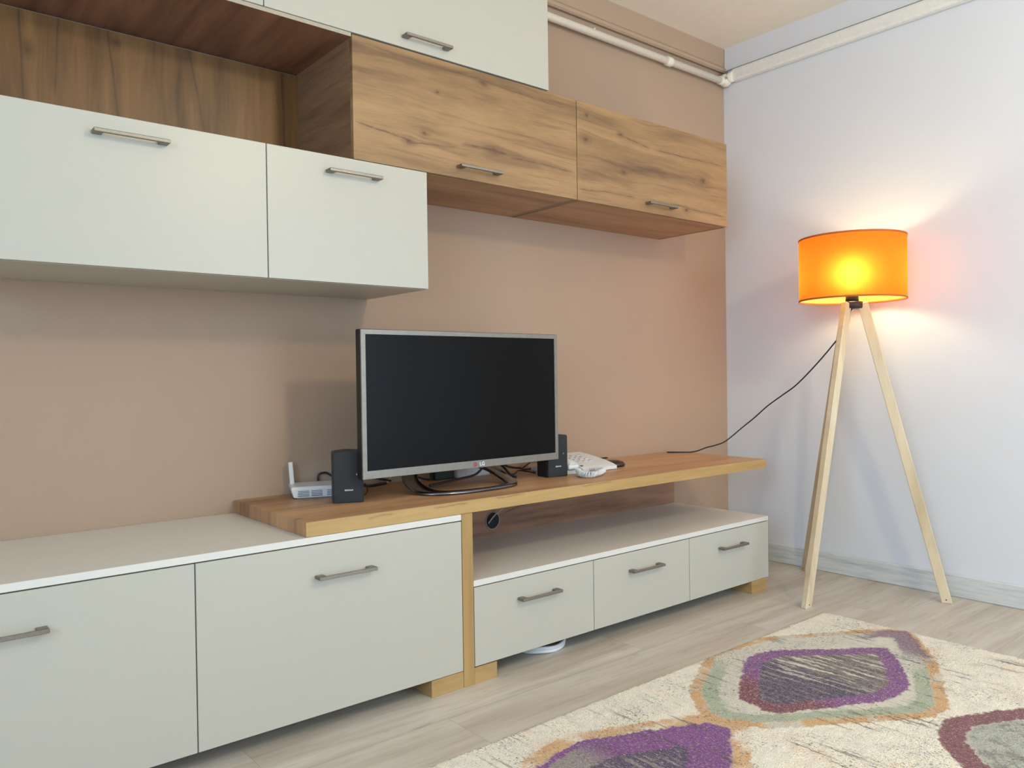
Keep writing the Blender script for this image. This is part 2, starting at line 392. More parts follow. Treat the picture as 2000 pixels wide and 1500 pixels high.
tube(bm, [(-.04, -.034, 2.379), (-.085, -.034, 2.3785)], .0205, 14); tube(bm, [(-.034, -.04, 2.392), (-.034, -.082, 2.395)], .025, 14)
part('elbow_body', bm, m_pipe, P)
bm = nbm(); rr_ = Matrix.Rotation(math.radians(-45), 3, 'Z')
for a in (45, -45):
    box(bm, (-.0605-.009, -.0595-.0015, 2.388-.0015), (-.0605+.009, -.0595+.0015, 2.388+.0015), 0, rot=Matrix.Rotation(math.radians(-45), 3, 'Z') @ Matrix.Rotation(math.radians(a), 3, 'Y'))
part('screw_slot', bm, m_cgrom, P)

# ceiling lamp (outside the frame, lights the room)
CL = thing('ceiling_lamp', 'white glass dish lamp hanging from the ceiling in the middle of the room', 'lamp', (-1.78, -2.8, ZC))
bm = nbm(); lathe(bm, [(0, ZC), (.06, ZC), (.055, ZC-.02), (0, ZC-.022)], (-1.78, -2.8), 32); part('ceiling_rose', bm, m_wplast, CL)
bm = nbm(); tube(bm, [(-1.78, -2.8, ZC-.02), (-1.78, -2.8, 2.36)], .004, 8); part('hanging_cord', bm, m_cordblk, CL)
bm = nbm(); lathe(bm, [(.01, 2.37), (.06, 2.36), (.15, 2.33), (.17, 2.325), (.15, 2.322), (.06, 2.352), (.01, 2.36)], (-1.78, -2.8), 40, closed=True); part('lamp_shade', bm, m_wplast, CL)

# ------------------------------------------------------------------ wall unit
YU = -.377; YD = -.5175; TH = .018
XN, XW, XG1, XWG, XWR, XTR = -2.3134, -2.0622, -2.5705, -1.4205, -.5192, -1.5516
ZA, ZB, ZT = 1.1884, 1.546, 1.9028
XLe = -3.588
def handle(parent, cx, yf, z, wd=.168):
    bm = nbm()
    # flat bar on two square feet
    box(bm, (cx-wd/2, yf-.030, z-.0045), (cx+wd/2, yf-.022, z+.0045), .0012, 1)
    for s in (-1, 1):
        x0 = cx+s*(wd/2-.022); box(bm, (min(x0, cx+s*wd/2), yf-.026, z-.0045), (max(x0, cx+s*wd/2), yf+.0002, z+.0045), .0012, 1)
    return part('handle', bm, m_nickel, parent, origin=(cx, yf, z))
def carcass(name, t, x0, x1, y0, z0, z1, mat, ins=.018):
    bm = nbm(); y1 = -.002
    box(bm, (x0, y0, z0), (x0+ins, y1, z1)); box(bm, (x1-ins, y0, z0), (x1, y1, z1))
    box(bm, (x0+ins, y0, z0), (x1-ins, y1, z0+ins)); box(bm, (x0+ins, y0, z1-ins), (x1-ins, y1, z1))
    box(bm, (x0+ins, y1-.006, z0+ins), (x1-ins, y1, z1-ins))
    return part(name, bm, mat, t)
def front(name, t, x0, x1, yf, z0, z1, mat, hz, g=.0014, gz=.0008, thick=.0165, lab=None):
    bm = nbm(); box(bm, (x0+g, yf, z0+gz), (x1-g, yf+thick, z1-gz), .0008, 1)
    c = ((x0+x1)/2, yf, (z0+z1)/2)
    d = part(name, bm, mat, t, origin=c)
    handle(d, (x0+x1)/2, yf, hz)
    return d
def white_unit(name, lab, cat, grp, x0, x1, yf, z0, z1, hz, fname='door'):
    t = thing(name, lab, cat, ((x0+x1)/2, yf, z0), grp)
    carcass('cabinet_body', t, x0+.0004, x1-.0004, yf+.0185, z0, z1, m_white)
    front(fname, t, x0, x1, yf, z0, z1, m_white, hz)
    return t
GU = 'white wall cabinets with lift-up doors'
white_unit('wall_cabinet', 'wide white wall cabinet at far left, below the open oak niche', 'cabinet', GU, -3.24, XG1, YU, ZA, ZB, 1.498)
white_unit('wall_cabinet', 'narrower white wall cabinet directly above the television, under the oak cabinet', 'cabinet', GU, XG1, XW, YU, ZA, ZB, 1.498)
ZTT_ = 2.262
def top_unit(lab, x0, x1):
    t = thing('wall_cabinet', lab, 'cabinet', ((x0+x1)/2, YU, ZT), 'white cabinets of the topmost row')
    carcass('cabinet_body', t, x0+.0004, x1-.0004, YU+.0185, ZT+.004, ZTT_, m_white)
    front('door', t, x0, x1, YU, ZT+.004, ZTT_, m_white, 1.939)
top_unit('white topmost cabinet reaching right of the niche, handle above the left oak door', XG1, XTR)
top_unit('white topmost cabinet of which only a sliver shows above the oak niche', XLe, XG1)

# open niche of oak
o_ = Vector((-2.9, -.19, ZB))
N = thing('open_shelf_niche', 'open oak-lined niche between the upper and lower white cabinets at left', 'shelf', o_)
DK = ((176,138,98),(158,120,84),(112,80,56))
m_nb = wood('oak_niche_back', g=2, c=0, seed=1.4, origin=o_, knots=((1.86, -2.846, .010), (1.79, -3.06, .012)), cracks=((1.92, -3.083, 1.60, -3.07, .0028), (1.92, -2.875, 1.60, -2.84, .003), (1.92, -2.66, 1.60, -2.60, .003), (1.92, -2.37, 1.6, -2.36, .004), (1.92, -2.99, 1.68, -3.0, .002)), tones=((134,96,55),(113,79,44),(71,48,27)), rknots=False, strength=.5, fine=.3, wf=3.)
m_nt = wood('oak_niche_top', g=1, c=0, seed=3.3, origin=o_, tones=((151,107,81),(119,82,62),(66,45,34)), rknots=False, strength=.7, fine=.4)
bm = nbm(); box(bm, (XLe+TH, -.0145, ZB), (XN, -.002, ZT-.014)); part('back_panel', bm, m_nb, N)
bm = nbm(); box(bm, (XLe, YU+.004, ZT-.0075), (XN, -.002, ZT+.0035), .0006, 1); part('top_panel', bm, m_nt, N)
bm = nbm(); box(bm, (XLe, YU+.0028, ZT-.0075), (XN, YU+.0045, ZT+.0035)); part('edge_band', bm, plain('pale_edge_band', (.40, .35, .26, 1), .5), N, label='pale grey-beige edge strip')
bm = nbm(); box(bm, (XLe, YU+.002, ZB+.001), (XLe+TH, -.002, ZT-.0075), .0006, 1); part('side_panel', bm, m_nt, N)

# oak cabinets
GO = 'oak wall cabinets over the television'
def oak_unit(lab, x0, x1, knots, cracks, seed):
    c = Vector(((x0+x1)/2, YU, ZB)); t = thing('wall_cabinet', lab, 'cabinet', c, GO)
    side = wood('oak_cabinet_side', g=1, c=2, seed=seed+2, origin=c, tones=((150,114,84),(116,89,64),(62,46,33)), strength=.8)
    under = wood('oak_cabinet_underside', g=0, c=1, seed=seed+3, origin=c, tones=((184,142,104),(164,124,88),(128,94,68)), strength=.6)
    y0 = YU+.0185
    for xa in (x0, x1-TH):
        bm = nbm(); box(bm, (xa, y0, ZB), (xa+TH, -.002, ZT-.001)); part('side_panel', bm, side, t)
    for nm_, za in (('bottom_panel', ZB), ('top_panel', ZT-.001-TH)):
        bm = nbm(); box(bm, (x0+TH, y0, za), (x1-TH, -.002, za+TH)); part(nm_, bm, under, t)
    dc = ((x0+x1)/2, YU, (ZB+ZT)/2)
    m = wood('oak_door_front', g=0, c=2, seed=seed, origin=dc, knots=knots, cracks=cracks, tones=((167,132,91),(150,117,79),(107,80,56)), strength=1.2)
    front('door', t, x0, x1, YU, ZB, ZT, m, 1.581)
oak_unit('left oak wall cabinet, its door edge visible beside the open niche', XN, XWG,
    [(-2.07, 1.664, .010), (-2.127, 1.629, .012), (-1.80, 1.658, .016), (-1.84, 1.868, .016), (-2.02, 1.80, .006)],
    [(-2.305, 1.653, -2.10, 1.632, .0022), (-2.13, 1.625, -1.95, 1.642, .0016), (-1.93, 1.655, -1.74, 1.660, .0028), (-1.74, 1.650, -1.43, 1.642, .0016), (-2.29, 1.885, -1.45, 1.862, .0012)], 1.)
oak_unit('right oak wall cabinet nearest the corner with the white wall', XWG, XWR,
    [(-1.375, 1.770, .014), (-1.175, 1.683, .010), (-.69, 1.722, .022), (-1.19, 1.822, .009), (-.80, 1.585, .012), (-1.37, 1.858, .008)],
    [(-1.22, 1.822, -1.02, 1.80, .0020), (-1.0, 1.797, -.53, 1.806, .0018), (-1.414, 1.588, -1.10, 1.595, .0020), (-.9, 1.60, -.53, 1.585, .0014)], 4.6)

# ---- low cabinets
XLR, XLG = -2.0531, -2.8181; ZL0, ZLD, ZLT = .0495, .4931, .5127
XPR = -2.0125
LC0 = white_unit('base_cabinet', 'white low cabinet at bottom left corner, handle cut by the photo edge', 'cabinet', 'white low cabinets with drop fronts', XLe, XLG, YD, ZL0, ZLD, .409)
white_unit('base_cabinet', 'white low cabinet left of the oak upright, one whole wide drop door', 'cabinet', 'white low cabinets with drop fronts', XLG, XLR, YD, ZL0, ZLD, .409)
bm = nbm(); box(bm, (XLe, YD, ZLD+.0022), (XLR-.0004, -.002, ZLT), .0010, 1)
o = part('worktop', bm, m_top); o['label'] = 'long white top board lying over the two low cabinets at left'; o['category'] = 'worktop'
# oak board under the television
bo = Vector((-1.5, -.25, .5129)); XBL, XBR, YB, ZB0, ZB1 = -2.5389, -.4533, -.5115, .5129, .5511
Bd = thing('television_board', 'long thick oak board carrying the television, overhanging at right', 'shelf board', bo)
m_bt = wood('oak_board_top', g=0, c=1, seed=7.7, origin=bo, knots=((-2.53, -.445, .008), (-1.1, -.2, .01)), tones=((202,158,115),(181,138,98),(129,97,70)), strength=.7, rough=.4)
m_be = wood('oak_board_edge', g=0, c=2, seed=8.7, origin=bo, cracks=((-2.36, .5425, -2.28, .5435, .0009), (-2.15, .543, -2.02, .5445, .0010), (-1.92, .544, -1.8, .546, .0010), (-1.55, .544, -1.4, .546, .0008)), tones=((187,154,98),(176,141,86),(155,122,72)), rknots=False, strength=.7)
bm = nbm(); box(bm, (XBL+.001, YB+.001, ZB0), (XBR-.001, -.002, ZB1), .0008, 1); part('board_body', bm, m_bt, Bd)
bm = nbm(); box(bm, (XBL, YB-.0006, ZB0+.0003), (XBR, YB+.001, ZB1-.0003), .0005, 1); part('front_edge_band', bm, m_be, Bd, label='lighter straight-grained oak edge band')
# oak upright
c = Vector(((XLR+XPR)/2, YD, 0)); Up = thing('upright_panel', 'narrow oak upright standing on the floor between low cabinet and drawers', 'panel', c)
m_up = wood('oak_upright', g=2, c=0, seed=6.1, origin=c, tones=((183,149,94),(170,136,84),(146,115,68)), rknots=False, strength=.6)
bm = nbm(); box(bm, (XLR+.0006, YD-.0005, 0), (XPR-.0006, -.03, ZB0), .001, 1); part('panel_board', bm, m_up, Up)
m_ft = wood('oak_foot', g=0, c=2, seed=3.9, tones=((184,150,98),(171,137,87),(141,109,68)), rknots=False, strength=1.1)
for x0, x1 in ((-2.166, XLR), (XPR, -1.9265)):
    bm = nbm(); box(bm, (x0, YD+.0005, 0), (x1, -.16, ZL0-.001), .001, 1); part('foot', bm, m_ft, Up)
# oak back panel
c = Vector((-1.3, -.02, ZLT-.2)); Bk = thing('back_panel', 'oak back panel in the gap above the drawers, with a round cable hole', 'panel', c)
m_bp = wood('oak_back_panel', g=0, c=2, seed=2.7, origin=c, knots=((-1.40, .42, .016), (-1.15, .44, .014)), cracks=((-1.55, .37, -1.2, .45, .003), (-1.3, .42, -.9, .41, .002)), tones=((170,128,100),(150,110,84),(104,76,58)), strength=.9)
bm = nbm(); box(bm, (XPR, -.0185, .3096), (-.4534, -.002, ZB0)); part('panel_board', bm, m_bp, Bk)
HX, HZ = -1.548, .364
bm = nbm()
tube(bm, [(HX+.033*math.cos(a), -.0195, HZ+.033*math.sin(a)) for a in [2*math.pi*k/32 for k in range(32)]], .0022, 8, closed=True); part('grommet_ring', bm, m_cgrom, Bk)
bm = nbm(); vs = [bm.verts.new((HX+.032*math.cos(2*math.pi*k/32), -.0188, HZ+.032*math.sin(2*math.pi*k/32))) for k in range(32)]; f = bm.faces.new(vs)
r = bmesh.ops.extrude_face_region(bm, geom=[f]); [setattr(v, 'co', v.co+Vector((0, .002, 0))) for v in r['geom'] if isinstance(v, bmesh.types.BMVert)]
part('hole_shade_disc', bm, m_hole, Bk, label='dark disc painted as the shade inside the cable hole')  # panel stays solid; this dark disc paints the shade of the opening
bm = nbm(); tube(bm, spline([(HX-.022, -.021, HZ-.008), (HX-.002, -.035, HZ+.022), (HX+.03, -.06, HZ+.06), (HX+.06, -.07, HZ+.11), (HX+.075, -.07, ZB0-.002)], 8), .0028, 8)
o = part('cable', bm, m_grey_wire); o['label'] = 'thin pale cable rising out of the round cable hole in the oak panel'; o['category'] = 'cable'
# drawer unit
ZD0, ZDD, ZDT = .0512, .289, .3096; XD1, XD2, XDR = -1.5052, -.9875, -.4534
D = thing('drawer_unit', 'low white drawer unit with three drawers in a row, open shelf above', 'drawer unit', ((XPR+XDR)/2, YD, 0))
bm = nbm(); y0 = YD+.0185
for x0 in (XPR+.0004, XD1-.009, XD2-.009, XDR-TH): box(bm, (x0, y0, ZD0), (x0+TH, -.002, ZDD))
box(bm, (XPR+.0004, y0, ZD0), (XDR, -.002, ZD0+.016)); box(bm, (XPR+.0004, -.010, ZD0), (XDR, -.002, ZDD)); part('cabinet_body', bm, m_white, D)
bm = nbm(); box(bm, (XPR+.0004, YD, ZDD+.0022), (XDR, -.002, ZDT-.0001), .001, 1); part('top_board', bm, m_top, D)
for x0, x1 in ((XPR+.0006, XD1), (XD1, XD2), (XD2, XDR)): front('drawer', D, x0, x1, YD, ZD0, ZDD, m_white, .2235)
for y0, y1 in ((YD-.0005, -.42), (-.14, -.05)):
    bm = nbm(); box(bm, (-.578, y0, 0), (-.470, y1, ZD0), .001, 1); part('foot', bm, m_ft, D, label='block foot in oak')
bm = nbm(); box(bm, (XLe+.02, -.47, 0), (XLe+.13, -.05, ZL0), .002); part('foot', bm, m_ft, LC0, label='block foot in oak')

# ------------------------------------------------------------------ television
TX0, TX1, TZ0, TZ1, TY = -2.2895, -1.5135, .6225, 1.062, -.360
TV = thing('television', 'flat television with warm grey bezel standing switched off on the oak board', 'television', ((TX0+TX1)/2, -.30, ZB1))
bm = nbm(); box(bm, (TX0-.0005, TY+.004, TZ0-.001), (TX1+.0005, TY+.034, TZ1+.001), .004, 2); box(bm, (TX0+.1, TY+.03, TZ0+.03), (TX1-.1, TY+.065, TZ1-.12), .012, 2); part('back_housing', bm, m_black, TV)
BW, BWb = .0145, .024
bm = nbm()
outer = [(TX0, TZ0), (TX1, TZ0), (TX1, TZ1), (TX0, TZ1)]; inner = [(TX0+BW, TZ0+BWb), (TX1-BW, TZ0+BWb), (TX1-BW, TZ1-BW), (TX0+BW, TZ1-BW)]
V = [[bm.verts.new((x, y, z)) for x, z in L_] for L_, y in ((outer, TY+.006), (outer, TY+.001), ([(x+(.001 if i in (0, 3) else -.001), z+(.001 if i < 2 else -.001)) for i, (x, z) in enumerate(outer)], TY), ([(x, z) for x, z in inner], TY), ([(x, z) for x, z in inner], TY+.006))]
for A, B in zip(V, V[1:]):
    for i in range(4): bm.faces.new((A[i], A[(i+1) % 4], B[(i+1) % 4], B[i]))
part('bezel', bm, m_bezel, TV)
bm = nbm(); box(bm, (TX0+BW-.001, TY+.003, TZ0+BWb-.001), (TX1-BW+.001, TY+.007, TZ1-BW+.001)); part('screen', bm, m_screen, TV)
RX = Matrix.Rotation(math.radians(90), 4, 'X')
tcx = -1.872
text('LG', .017, m_whiteink, TV, (tcx+.018, TY-.0006, TZ0+.0115), RX, name='logo_letters', bold=True)
bm = nbm()
tube(bm, [(tcx-.010+.006*math.cos(2*math.pi*k/24), TY-.0006, TZ0+.0115+.006*math.sin(2*math.pi*k/24)) for k in range(24)], .0011, 6, closed=True)
tube(bm, [(tcx-.010, TY-.0006, TZ0+.015), (tcx-.010, TY-.0006, TZ0+.0085), (tcx-.0065, TY-.0006, TZ0+.0085)], .0008, 6); part('logo_ring', bm, m_redink, TV)
# stand: an open loop foot and a neck
bm = nbm(); cx, cy = -1.885, -.285; n = 64; rings = []
def se(a, rx, ry, e=.8):
    c_, s_ = math.cos(a), math.sin(a); return (rx*math.copysign(abs(c_)**e, c_), ry*math.copysign(abs(s_)**e, s_))
prof = []
for k in range(n):
    a = 2*math.pi*k/n; ox, oy = se(a, .205, .125); ix, iy = se(a, .150, .104)
    h = lambda yy: .075*max(0, (yy+.075)/.20)**1.5
    sec = [(ox, oy, .0015+h(oy)), (ox, oy, .006+h(oy)), (ox*.97, oy*.97, .011+h(oy)), (ix*1.04, iy*1.02-.004, .012+h(iy)), (ix, iy-.004, .008+h(iy)), (ix*1.03, iy*1.02-.004, .0015+h(iy))]
    rings.append([bm.verts.new((cx+x, cy+y, ZB1+z)) for x, y, z in sec])
for i in range(n):
    A, B = rings[i], rings[(i+1) % n]
    for j in range(6):
        f = bm.faces.new((A[j], A[(j+1) % 6], B[(j+1) % 6], B[j])); f.smooth = True
part('stand_loop', bm, m_chrome, TV)
bm = nbm()
box(bm, (cx-.09, -.30, TZ0-.004), (cx+.09, -.155, TZ0+.05), .008, 2); part('stand_neck', bm, m_black, TV)

# ------------------------------------------------------------------ speakers
def speaker(lab, fl, ang, h, wd, dp):
    """fl: front-left bottom corner, ang: yaw of the front face"""
    R = Matrix.Rotation(math.radians(ang), 3, 'Z'); o = Vector((fl[0], fl[1], ZB1))
    t = thing('computer_speaker', lab, 'speaker', o, 'pair of black desktop speakers')
    def loc(x, y, z): return o + R @ Vector((x, y, z))
    def body(name, outline, y0, y1, mat, bev):
        bm = nbm(); A = [bm.verts.new((x, y0, z)) for x, z in outline]; B = [bm.verts.new((x, y1, z)) for x, z in outline]; n = len(outline)
        fs = [bm.faces.new(A[::-1]), bm.faces.new(B)]+[bm.faces.new((A[i], A[(i+1) % n], B[(i+1) % n], B[i])) for i in range(n)]
        if bev: bmesh.ops.bevel(bm, geom=list({e for f in fs for e in f.edges}), offset=bev, segments=2, affect='EDGES')
        for v in bm.verts: v.co = o + R @ v.co
        return part(name, bm, mat, t)
    arc = [(wd*(1-k/10), h+.004*math.sin(math.pi*k/10)) for k in range(11)]
    body('speaker_box', [(0, 0), (wd, 0)]+arc, .004, dp, m_black, .002)
    body('grille', [(.002, .002), (wd-.002, .002)]+[(min(max(x, .002), wd-.002), z-.002) for x, z in arc], 0, .005, m_grille, .0012)
    RT = Matrix.Translation(o) @ Matrix.Rotation(math.radians(ang), 4, 'Z')
    text('SERIOUX', .0062, m_whiteink, t, RT @ Vector((wd*.52, -.0006, .038)), Matrix.Rotation(math.radians(ang), 4, 'Z') @ RX, name='logo_letters', bold=True)
    bm = nbm(); tri = [(wd*.76, .082), (wd*.76+.003, .082), (wd*.76+.0015, .0875)] if ang < 0 else [(wd*.83, .016), (wd*.83+.0025, .016), (wd*.83+.0025, .0185), (wd*.83, .0185)]
    A = [bm.verts.new(loc(x, -.0008, z)) for x, z in tri]; B = [bm.verts.new(loc(x, .0004, z)) for x, z in tri]
    bm.faces.new(A); bm.faces.new(B[::-1]); [bm.faces.new((A[i], A[(i+1) % len(A)], B[(i+1) % len(A)], B[i])) for i in range(len(A))]
    part('indicator_mark', bm, m_whiteink, t)
    return t
speaker('black desktop speaker at the left of the television, beside the router', (-2.349, -.2856), -24, .149, .0895, .078)
speaker('black desktop speaker half hidden behind the right edge of the television', (-1.5175, -.306), -8, .150, .0895, .07)

# ------------------------------------------------------------------ router
o = Vector((-2.395, -.118, ZB1)); R = Matrix.Rotation(math.radians(-20), 3, 'Z')
RT_ = thing('wifi_router', 'small white router with one upright antenna behind the left speaker', 'router', o)
def rb(bm): 
    for v in bm.verts: v.co = o + R @ v.co
    return bm
bm = nbm(); lo = [(0, 0), (.15, 0), (.15, .12), (0, .12)]; hi = [(-.008, -.002), (.158, -.002), (.158, .128), (-.008, .128)]
A = [bm.verts.new((x, y, .003)) for x, y in lo]; B = [bm.verts.new((x, y, .030)) for x, y in hi]; Cq = [bm.verts.new((x*.96+.004, y*.94+.004, .036)) for x, y in hi]
fs = [bm.faces.new(A[::-1]), bm.faces.new(Cq)]
for P_, Q_ in ((A, B), (B, Cq)): fs += [bm.faces.new((P_[i], P_[(i+1) % 4], Q_[(i+1) % 4], Q_[i])) for i in range(4)]
bmesh.ops.bevel(bm, geom=list({e for f in fs for e in f.edges}), offset=.0015, segments=2, affect='EDGES'); box(bm, (.01, .01, 0), (.14, .11, .004)); part('router_case', rb(bm), m_wplast, RT_)
bm = nbm()
for gx in (.012, .052, .100):
    for k in range(4): box(bm, (gx+.0, -.0022+.0002*k, .0075+k*.0048), (gx+.034, .004, .0095+k*.0048))
part('vent_slots', rb(bm), m_greyslot, RT_)
bm = nbm(); box(bm, (-.004, .085, .020), (.010, .097, .105), .003, 2, rot=Matrix.Rotation(math.radians(-4), 3, 'Y'), piv=(0, .09, .02)); part('antenna', rb(bm), m_wplast, RT_)

# ------------------------------------------------------------------ telephone
o = Vector((-1.245, -.20, ZB1)); PH = thing('desk_telephone', 'white corded desk telephone with keypad beside the right speaker', 'telephone', o)
px0, px1, py0, py1 = -1.335, -1.150, -.300, -.095
def ptop(y): s = (y-py0)/(py1-py0); return ZB1+.016+.040*s**.75
bm = nbm(); N_ = 12; L_ = []; Rr = []
for k in range(N_+1):
    y = py0+(py1-py0)*k/N_; tw = .006*math.sin(math.pi*k/N_)
    L_.append((bm.verts.new((px0, y, ZB1+.002)), bm.verts.new((px0, y, ptop(y)))))
    Rr.append((bm.verts.new((px1+tw, y, ZB1+.002)), bm.verts.new((px1+tw, y, ptop(y)-.002))))
for k in range(N_):
    a, b = L_[k], L_[k+1]; c_, d_ = Rr[k], Rr[k+1]
    bm.faces.new((a[0], a[1], b[1], b[0])); bm.faces.new((c_[0], d_[0], d_[1], c_[1])); bm.faces.new((a[1], c_[1], d_[1], b[1])); bm.faces.new((a[0], b[0], d_[0], c_[0]))
bm.faces.new((L_[0][0], Rr[0][0], Rr[0][1], L_[0][1])); bm.faces.new((L_[-1][0], L_[-1][1], Rr[-1][1], Rr[-1][0]))
box(bm, (px0+.01, py0+.01, ZB1), (px1-.01, py1-.01, ZB1+.003))
box(bm, (-1.416, py0+.008, ZB1), (px0, py1, ZB1+.018), .003)          # cradle side
part('phone_body', bm, m_wplast, PH)
for i in range(3):
    for j in range(4):
        bm = nbm()
        x = px0+.055+i*.030; y = py0+.075+j*.024; z = ptop(y)
        box(bm, (x-.008, y-.006, z-.003), (x+.008, y+.006, z+.0022), .0015, 1); part('key', bm, m_key, PH)
bm = nbm(); y = py1-.018; box(bm, (px0+.03, y-.006, ptop(y)-.002), (px0+.055, y+.006, ptop(y)+.0018), .001, 1); part('indicator_lamp', bm, m_case, PH)
bm = nbm(); y = py0+.024; box(bm, (px0+.012, y-.004, ptop(y)-.002), (px0+.022, y+.006, ptop(y)+.002), .001, 1); part('hook_switch', bm, m_case, PH)
bm = nbm()
hs = spline([(-1.383, py0+.0, ZB1+.030), (-1.383, py0+.03, ZB1+.042), (-1.383, -.20, ZB1+.052), (-1.383, py1-.035, ZB1+.062), (-1.383, py1, ZB1+.062)], 8)
tube(bm, hs, .0125, 10)
for v in bm.verts: v.co.x = -1.383+(v.co.x+1.383)*1.9
box(bm, (-1.410, py0-.004, ZB1+.018), (-1.356, py0+.048, ZB1+.036), .007, 3); box(bm, (-1.410, py1-.045, ZB1+.030), (-1.356, py1+.006, ZB1+.056), .007, 3)
part('handset', bm, m_wplast, PH)
bm = nbm(); base = spline([(-1.372, py0+.006, ZB1+.022), (-1.392, -.335, ZB1+.016), (-1.408, -.36, ZB1+.012), (-1.425, -.385, ZB1+.013), (-1.425, -.415, ZB1+.013), (-1.405, -.42, ZB1+.013), (-1.36, -.405, ZB1+.013), (-1.33, -.39, ZB1+.013), (-1.305, -.375, ZB1+.014), (-1.29, -.35, ZB1+.013), (-1.285, -.325, ZB1+.012), (-1.30, -.30, ZB1+.012)], 30)
co = []; up = Vector((0, 0, 1)); L = 0
for i, p_ in enumerate(base):
    d_ = (base[min(i+1, len(base)-1)]-base[max(i-1, 0)]); L += (p_-base[max(i-1, 0)]).length; d_.normalize(); s_ = d_.cross(up).normalized(); u_ = s_.cross(d_)
    a = L/.0064*2*math.pi; rr = .0095 if 20 < i < len(base)-20 else .004
    co.append(p_+(s_*math.cos(a)+u_*math.sin(a))*rr)
cs = []
for a, b in zip(co, co[1:]): cs += [a, (a+b)/2]
tube(bm, cs, .0021, 6); part('coiled_cord', bm, m_wplast, PH)
# dark object behind the phone
bm = nbm(); lathe(bm, [(0, ZB1+.024), (.025, ZB1+.0235), (.042, ZB1+.018), (.048, ZB1+.009), (.046, ZB1+.001), (0, ZB1+.0005)], (-1.092, -.225), 28)
o = part('small_brown_object', bm, m_case, origin=(-1.092, -.225, ZB1)); o['label'] = 'small dark brown rounded object lying behind the right corner of the telephone'; o['category'] = 'pouch'

# ------------------------------------------------------------------ cables and small things behind the television
def cable(lab, pts, r=.0028, mat=None, n=8, name='cable', grp=None):
    bm = nbm(); tube(bm, spline(pts, n), r, 8); o = part(name, bm, mat or m_cordblk); o['label'] = lab; o['category'] = 'cable'
    if grp: o['group'] = grp
    return o
z = ZB1
GC = 'black cables tangled behind the television'
cable('black cable sagging across the loop of the television stand', [(-2.00, -.27, z+.017), (-1.95, -.255, z+.018), (-1.86, -.235, z+.022), (-1.78, -.22, z+.028), (-1.70, -.16, z+.040), (-1.64, -.12, z+.055), (-1.60, -.09, z+.075)], .0042, grp=GC)
cable('black cable hanging from the television down over the right side of its stand', [(-1.68, -.20, z+.078), (-1.675, -.225, z+.062), (-1.672, -.25, z+.045), (-1.665, -.275, z+.022), (-1.66, -.30, z+.016)], .0045, grp=GC)
cable('black cable running from behind the television stand towards the right speaker', [(-1.66, -.14, z+.062), (-1.60, -.12, z+.045), (-1.55, -.14, z+.028), (-1.50, -.13, z+.02), (-1.45, -.10, z+.008), (-1.38, -.07, z+.004)], .004, grp=GC)
cable('thin black cable bundle lying between television stand and right speaker', [(-1.62, -.10, z+.01), (-1.57, -.17, z+.006), (-1.52, -.15, z+.014), (-1.48, -.19, z+.006), (-1.46, -.16, z+.004)], .003, grp=GC)
cable('black cable passing from the left speaker under the television corner', [(-2.225, -.20, z+.03), (-2.21, -.17, z+.026), (-2.17, -.13, z+.022), (-2.10, -.06, z+.006), (-2.02, -.03, z+.004)], .0045, grp=GC)
cable('thin black lead curving down from the cables to the board by the left speaker', [(-2.14, -.10, z+.022), (-2.16, -.15, z+.014), (-2.19, -.20, z+.006), (-2.23, -.235, z+.004), (-2.25, -.24, z+.004)], .002, grp=GC)
cable('black cable looping up behind the white router', [(-2.24, -.015, z+.004), (-2.262, -.012, z+.03), (-2.26, -.012, z+.054), (-2.235, -.012, z+.058), (-2.21, -.014, z+.045), (-2.16, -.016, z+.038), (-2.08, -.02, z+.03), (-2.0, -.03, z+.01)], .0035, grp=GC)
cable('black cable drooping in loops seen through the television stand', [(-1.99, -.12, z+.02), (-1.95, -.06, z+.045), (-1.91, -.06, z+.018), (-1.87, -.08, z+.008), (-1.84, -.05, z+.03), (-1.80, -.04, z+.055)], .0032, grp=GC)
cable('black cable along the wall behind the telephone', [(-1.40, -.03, z+.004), (-1.32, -.02, z+.03), (-1.2, -.012, z+.012), (-1.0, -.01, z+.006), (-.90, -.012, z+.004)], .003, grp=GC)
cable('grey cable lying among the black ones behind the television stand', [(-2.02, -.03, z+.004), (-1.98, -.02, z+.03), (-1.93, -.04, z+.02), (-1.90, -.06, z+.004)], .003, m_grey_wire)
bm = nbm(); box(bm, (-1.845, -.075, z+.0), (-1.765, -.035, z+.030), .004); o = part('power_adapter', bm, m_green, origin=(-1.8, -.05, z)); o['label'] = 'small dark green box behind the television stand'; o['category'] = 'adapter'
PS = thing('power_strip', 'white socket strip behind the television stand', 'power strip', (-1.68, -.04, z))
bm = nbm(); box(bm, (-1.755, -.085, z), (-1.60, -.035, z+.034), .005); part('strip_case', bm, m_wplast, PS)
bm = nbm(); [box(bm, (-1.735+k*.045, -.075, z+.033), (-1.705+k*.045, -.045, z+.0355), .001, 1) for k in range(3)]; part('socket_wells', bm, m_key, PS)
# white cable coil on the floor
bm = nbm()
for k, (r_, dz) in enumerate(((.088, .007), (.086, .017), (.092, .0065))):
    cxx, cyy = -1.648+.003*k, -.392-.002*k
    if k == 2: continue
    tube(bm, [(cxx+r_*math.cos(2*math.pi*i/48), cyy+r_*.92*math.sin(2*math.pi*i/48), dz+.001*math.sin(5*i/48*6.28)) for i in range(48)], .0062, 8, closed=True)
o = part('cable_coil', bm, m_wplast, origin=(-1.648, -.392, 0)); o['label'] = 'white coiled cable lying on the floor under the drawer unit'; o['category'] = 'cable'

